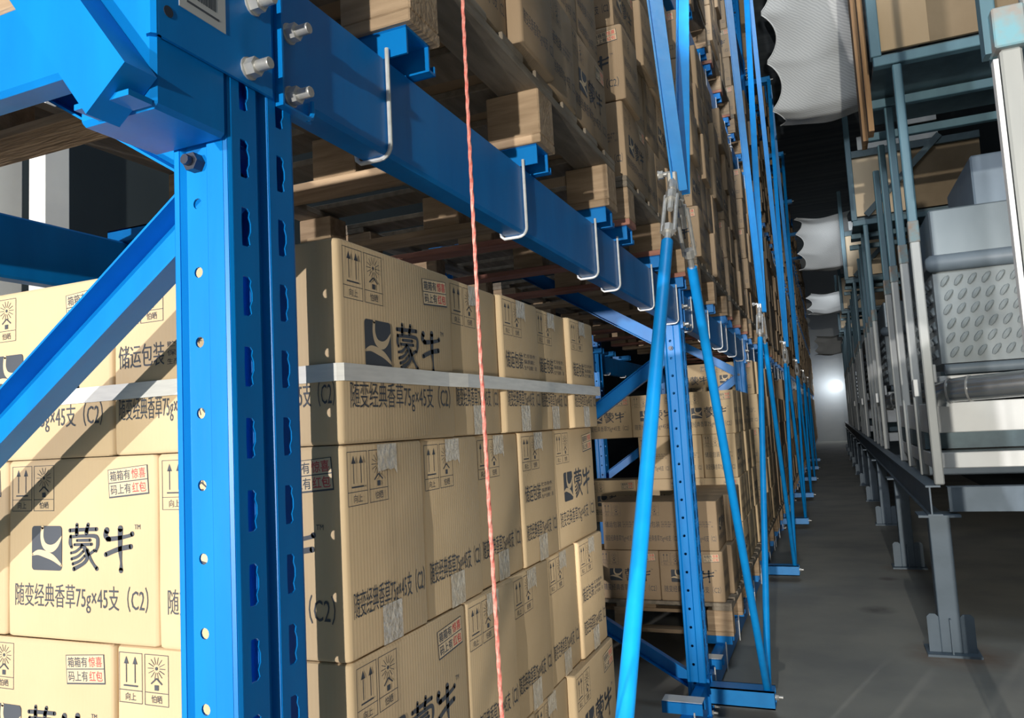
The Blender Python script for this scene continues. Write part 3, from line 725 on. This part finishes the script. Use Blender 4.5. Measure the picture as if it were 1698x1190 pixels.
# standing pipes: pale lower length, rusty sleeve, teal upper length
def pipe_proto(r=.024):
    o = MB().box(-r, r, -r, r, 0, 1.335, ch=.006).build('standing_pipe', LGREY)
    MB().box(-r*.98, r*.98, -r*.98, r*.98, 1.40, 2.31, ch=.006).build('teal_upper_length', TEAL, o)
    MB().box(-r*1.12, r*1.12, -r*1.12, r*1.12, 1.30, 1.42, ch=.004).build('rusty_sleeve', RUST, o)
    return o
PP = pipe_proto(); PY = [3.75, 4.40, 5.14, 5.78, 7.7, 8.3, 8.95, 9.6, 11.5, 12.1, 12.75, 13.4, 15.3, 15.9, 16.6, 17.2, 19.1, 20.3, 21.5, 23.0]
for i, y in enumerate(PY):
    o = PP if i == 0 else dup(PP); o.location = (1.10, y, .887)
    tag(o, 'pale grey standing pipe with teal upper length, %s of its row' % ('nearest' if i == 0 else ORD[i+1]), 'pipe', 'standing pipes along the right of the aisle')
# the nearest, at the frame edge
big = empty('corner_post', (0, 0, 0)); tag(big, 'nearest pale grey post at the right edge with peeling teal bracket on top', 'post')
MB().box(1.098, 1.150, 1.475, 1.53, 0, 2.245, ch=.006).build('post_shaft', LGREY, big)
MB().box(1.080, 1.092, 1.47, 1.50, 0, 2.22).build('edge_strip', WHITE, big)
MB().box(1.085, 1.160, 1.455, 1.54, 2.245, 2.355, ch=.004).build('peeling_bracket', mat('peeling_teal_paint', (.33, .31, .29), (.20, .42, .50), scale=16, rough=.7, bump=.3), big)
MB().box(1.07, 1.10, 1.50, 1.55, 2.25, 3.6).build('teal_upright', TEAL, big)
# upper cabins
def cabin(j, y):
    o = empty('upper_cabin', (0, y, 0)); f = j == 0
    tag(o, 'plywood-clad cabin in a teal frame over the %s part of the right-hand platform' % ('nearest' if f else ORD[j+1]), 'cabin', 'plywood cabins above the platform')
    top = 5.0 if f else 3.93
    MB().box(.985, 2.2, -.03, .03, 3.2, 3.255, ch=.004).build('bottom_beam', TEAL, o)
    MB().box(.975, 1.03, -.035, .03, 3.255, top+.7 if not f else top, ch=.004).build('frame_post', TEAL, o)
    MB().box(1.53, 1.585, -.035, .03, 3.255, top, ch=.004).build('frame_post', TEAL, o)
    MB().box(1.032, 1.28, .04, .06, 3.31, top).build('plywood_panel', PLY if f else PLYLIT, o)
    MB().box(1.281, 1.528, .045, .065, 3.31, top).build('plywood_panel', PLYDARK if f else PLYLIT, o)
    MB().box(1.59, 2.2, .045, .065, 3.31, top).build('plywood_panel', PLYDARK, o)
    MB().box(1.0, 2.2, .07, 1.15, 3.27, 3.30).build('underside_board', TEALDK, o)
    for dy in (.62, 1.25):
        MB().box(.985, 2.2, dy, dy+.05, 3.2, 3.255, ch=.004).build('cross_bar', TEAL, o)
    if f:
        MB().box(.955, .985, .3, .42, 2.95, 5.2).build('timber_board', TIMBER, o); MB().box(.94, .97, .62, .80, 3.0, 5.2).build('timber_board', TIMBER, o)
    else:
        MB().box(1.1, 1.85, .05, .07, 4.02, 4.16).build('white_panel', WHITE, o); MB().box(1.5, 1.85, .05, .07, 4.2, 4.45).build('white_panel', WHITE, o)
        MB().box(.98, 2.2, .0, .06, 3.93, 4.0).build('top_rail', TEALDK, o)
        MB().bar((1.12, -.02, 3.30), (1.85, -.02, 4.02), [(-.01, -.03), (.01, -.03), (.01, .03), (-.01, .03)]).build('diagonal_bar', TEALDK, o)
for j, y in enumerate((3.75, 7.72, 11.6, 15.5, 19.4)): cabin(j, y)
# freezer units
def freezer(j, y):
    o = empty('freezer_unit', (0, y, 0))
    tag(o, 'grey freezer unit with dimpled panel, %s along the platform on the right' % ('nearest' if j == 0 else ORD[j+1]), 'freezer', 'freezer units on the right-hand platform')
    MB().box(1.20, 2.3, 0, 1.9, 2.12, 2.395, ch=.008).build('stainless_top', STAIN, o)
    MB().tube([(1.16, -.02, 2.085), (1.18, -.025, 2.085), (2.3, -.025, 2.085)], [.03, .047, .047], 16).build('rubber_bumper', BUMP, o, True)
    MB().box(1.19, 1.66, 0, 1.2, 1.53, 2.04).build('panel_body', COILG, o)
    d = MB()
    for r in range(6):
        for c in range(6):
            x = 1.235+c*.066+(r % 2)*.012; z = 1.985-r*.079; pts = []
            for t in range(5): a = t/4; pts.append((x+.036*a-.006, -.006-.01*math.sin(a*3.1), z-.025+.05*a+.006*math.sin(a*3)))
            d.tube(pts, [.008, .0145, .0135, .012, .006], 8)
    for r in range(6):
        for c in range(9):
            yy = .06+c*.12; z = 1.985-r*.079; d.tube([(1.186, yy, z-.022), (1.176, yy+.015, z), (1.188, yy+.03, z+.022)], [.008, .0145, .007], 8)
    d.build('dimples', COILG, o, True)
    MB().tube([(1.20, -.02, 1.497), (2.3, -.02, 1.497)], .028, 14).build('lower_bumper', BUMP, o, True)
    MB().box(1.17, 2.3, -.015, .5, 1.425, 1.462, ch=.004).build('white_rail', WHITE, o)
    MB().box(1.125, 1.16, 0, .06, 1.43, 1.53, ch=.004).box(1.06, 1.09, .2, .26, 1.36, 1.46, ch=.004).build('junction_box', WHITE, o)
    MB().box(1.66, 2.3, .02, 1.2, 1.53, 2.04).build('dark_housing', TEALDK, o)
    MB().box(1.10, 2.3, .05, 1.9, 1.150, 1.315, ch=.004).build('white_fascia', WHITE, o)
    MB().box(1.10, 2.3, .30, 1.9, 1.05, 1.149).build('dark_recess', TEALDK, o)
    MB().box(1.10, 2.3, .05, 1.9, .955, 1.04, ch=.004).build('white_lower_rail', WHITE, o)
    e = [(1.145, -.02, 1.30), (1.15, -.02, 1.335), (1.17, -.03, 1.365), (1.21, -.05, 1.38), (1.30, -.09, 1.385), (1.7, -.28, 1.40), (2.2, -.5, 1.42)]
    pe = MB().tube(e, [.055, .06, .062, .064, .066, .068, .068], 18).build('pipe_elbow', CHROME, o, True)
    for i in (3, 4):
        MB().tube([Vector(e[i])-Vector((.004, -.002, 0)), Vector(e[i])+Vector((.004, -.002, 0))], .0705, 18).build('pipe_band', ZINC, pe, True)
for j, y in enumerate((3.92, 7.85, 11.75, 15.6)): freezer(j, y)
cb = MB().box(1.46, 2.1, 4.1, 5.0, 2.396, 2.72, ch=.01).build('cabinet_box', DRUM); tag(cb, 'pale blue-grey cabinet standing on the nearest freezer unit', 'cabinet')
MB().box(1.72, 1.76, 4.095, 4.1, 2.58, 2.66).build('cabinet_vent', DARKBOLT, cb)
dr = MB().tube([(1.335, 2.0, 2.50), (1.335, 2.0, 2.68)], .055, 18).build('white_drum', WHITE, None, True); tag(dr, 'short white drum high at the right edge behind the nearest post', 'drum')
sh = MB().box(1.2, 2.65, 1.9, 2.1, 2.44, 2.499).build('steel_shelf', TEALDK); tag(sh, 'dark steel shelf bar under the white drum at the right edge', 'shelf')
# ------------------------------------------------------------------ ceiling net
NP = [(3.0, 6.1), (4.0, 5.75), (5.0, 5.35), (6.0, 4.82), (6.5, 4.55), (6.9, 4.29), (7.05, 4.24), (7.3, 4.27), (8.5, 4.42), (11.0, 4.48), (12.2, 4.36), (12.8, 4.05), (13.25, 3.80), (13.5, 3.80), (14.5, 3.95), (16.5, 4.0), (17.4, 3.9), (18.1, 3.60), (18.4, 3.6), (20, 3.75), (23, 3.75), (24.2, 3.55), (25, 3.1), (25.3, 3.1), (33, 3.6)]
def nz_(y):
    for (a, b), (c, d) in zip(NP, NP[1:]):
        if a <= y <= c: return b+(d-b)*(y-a)/(c-a)
    return NP[-1][1]
cuts = [(3.0, 7.3), (11.9, 13.55), (17.2, 18.5), (24.0, 25.4)]
for s, (y0, y1) in enumerate(cuts):
    ny = int((y1-y0)/.035); nx = 14; vs = []
    for i in range(ny+1):
        y = y0+(y1-y0)*i/ny; xl = .31+.13*abs(math.sin(math.pi*y/.46))**.7; xr = 1.16-.045*abs(math.sin(math.pi*(y+.1)/.5))
        for k in range(nx+1):
            t = k/nx; vs.append((xl+(xr-xl)*t, y, nz_(y)-.05*math.sin(math.pi*t)+.012*math.sin(y*6+t*7)*math.sin(t*3.1)))
    m = MB(); m.add(vs, [(i*(nx+1)+k, i*(nx+1)+k+1, (i+1)*(nx+1)+k+1, (i+1)*(nx+1)+k) for i in range(ny) for k in range(nx)])
    o = m.build('ceiling_net', NETM, None, True)
    tag(o, 'white mesh cloth hung over the aisle, %s sheet' % ('nearest' if s == 0 else ORD[s+1]), 'net', 'mesh sheets over the aisle')
    hm = MB(); hm.tube([Vector(vs[i*(nx+1)]) for i in range(ny+1)], .006, 5); hm.build('hem_cord', WHITE, o)
# far end lamp
lp = MB().tube([(.97, 33.9, 2.32), (.97, 33.99, 2.32)], .11, 16).build('wall_lamp', LAMPM); tag(lp, 'lit round lamp on the far end wall', 'lamp')
pl2 = bpy.data.lights.new('end_lamp_light', 'POINT'); pl2.energy = 40; pl2.color = (.9, .96, 1); pl2.shadow_soft_size = .15
po = bpy.data.objects.new('end_lamp_light', pl2); COL.objects.link(po); po.location = (.8, 33.3, 2.3)
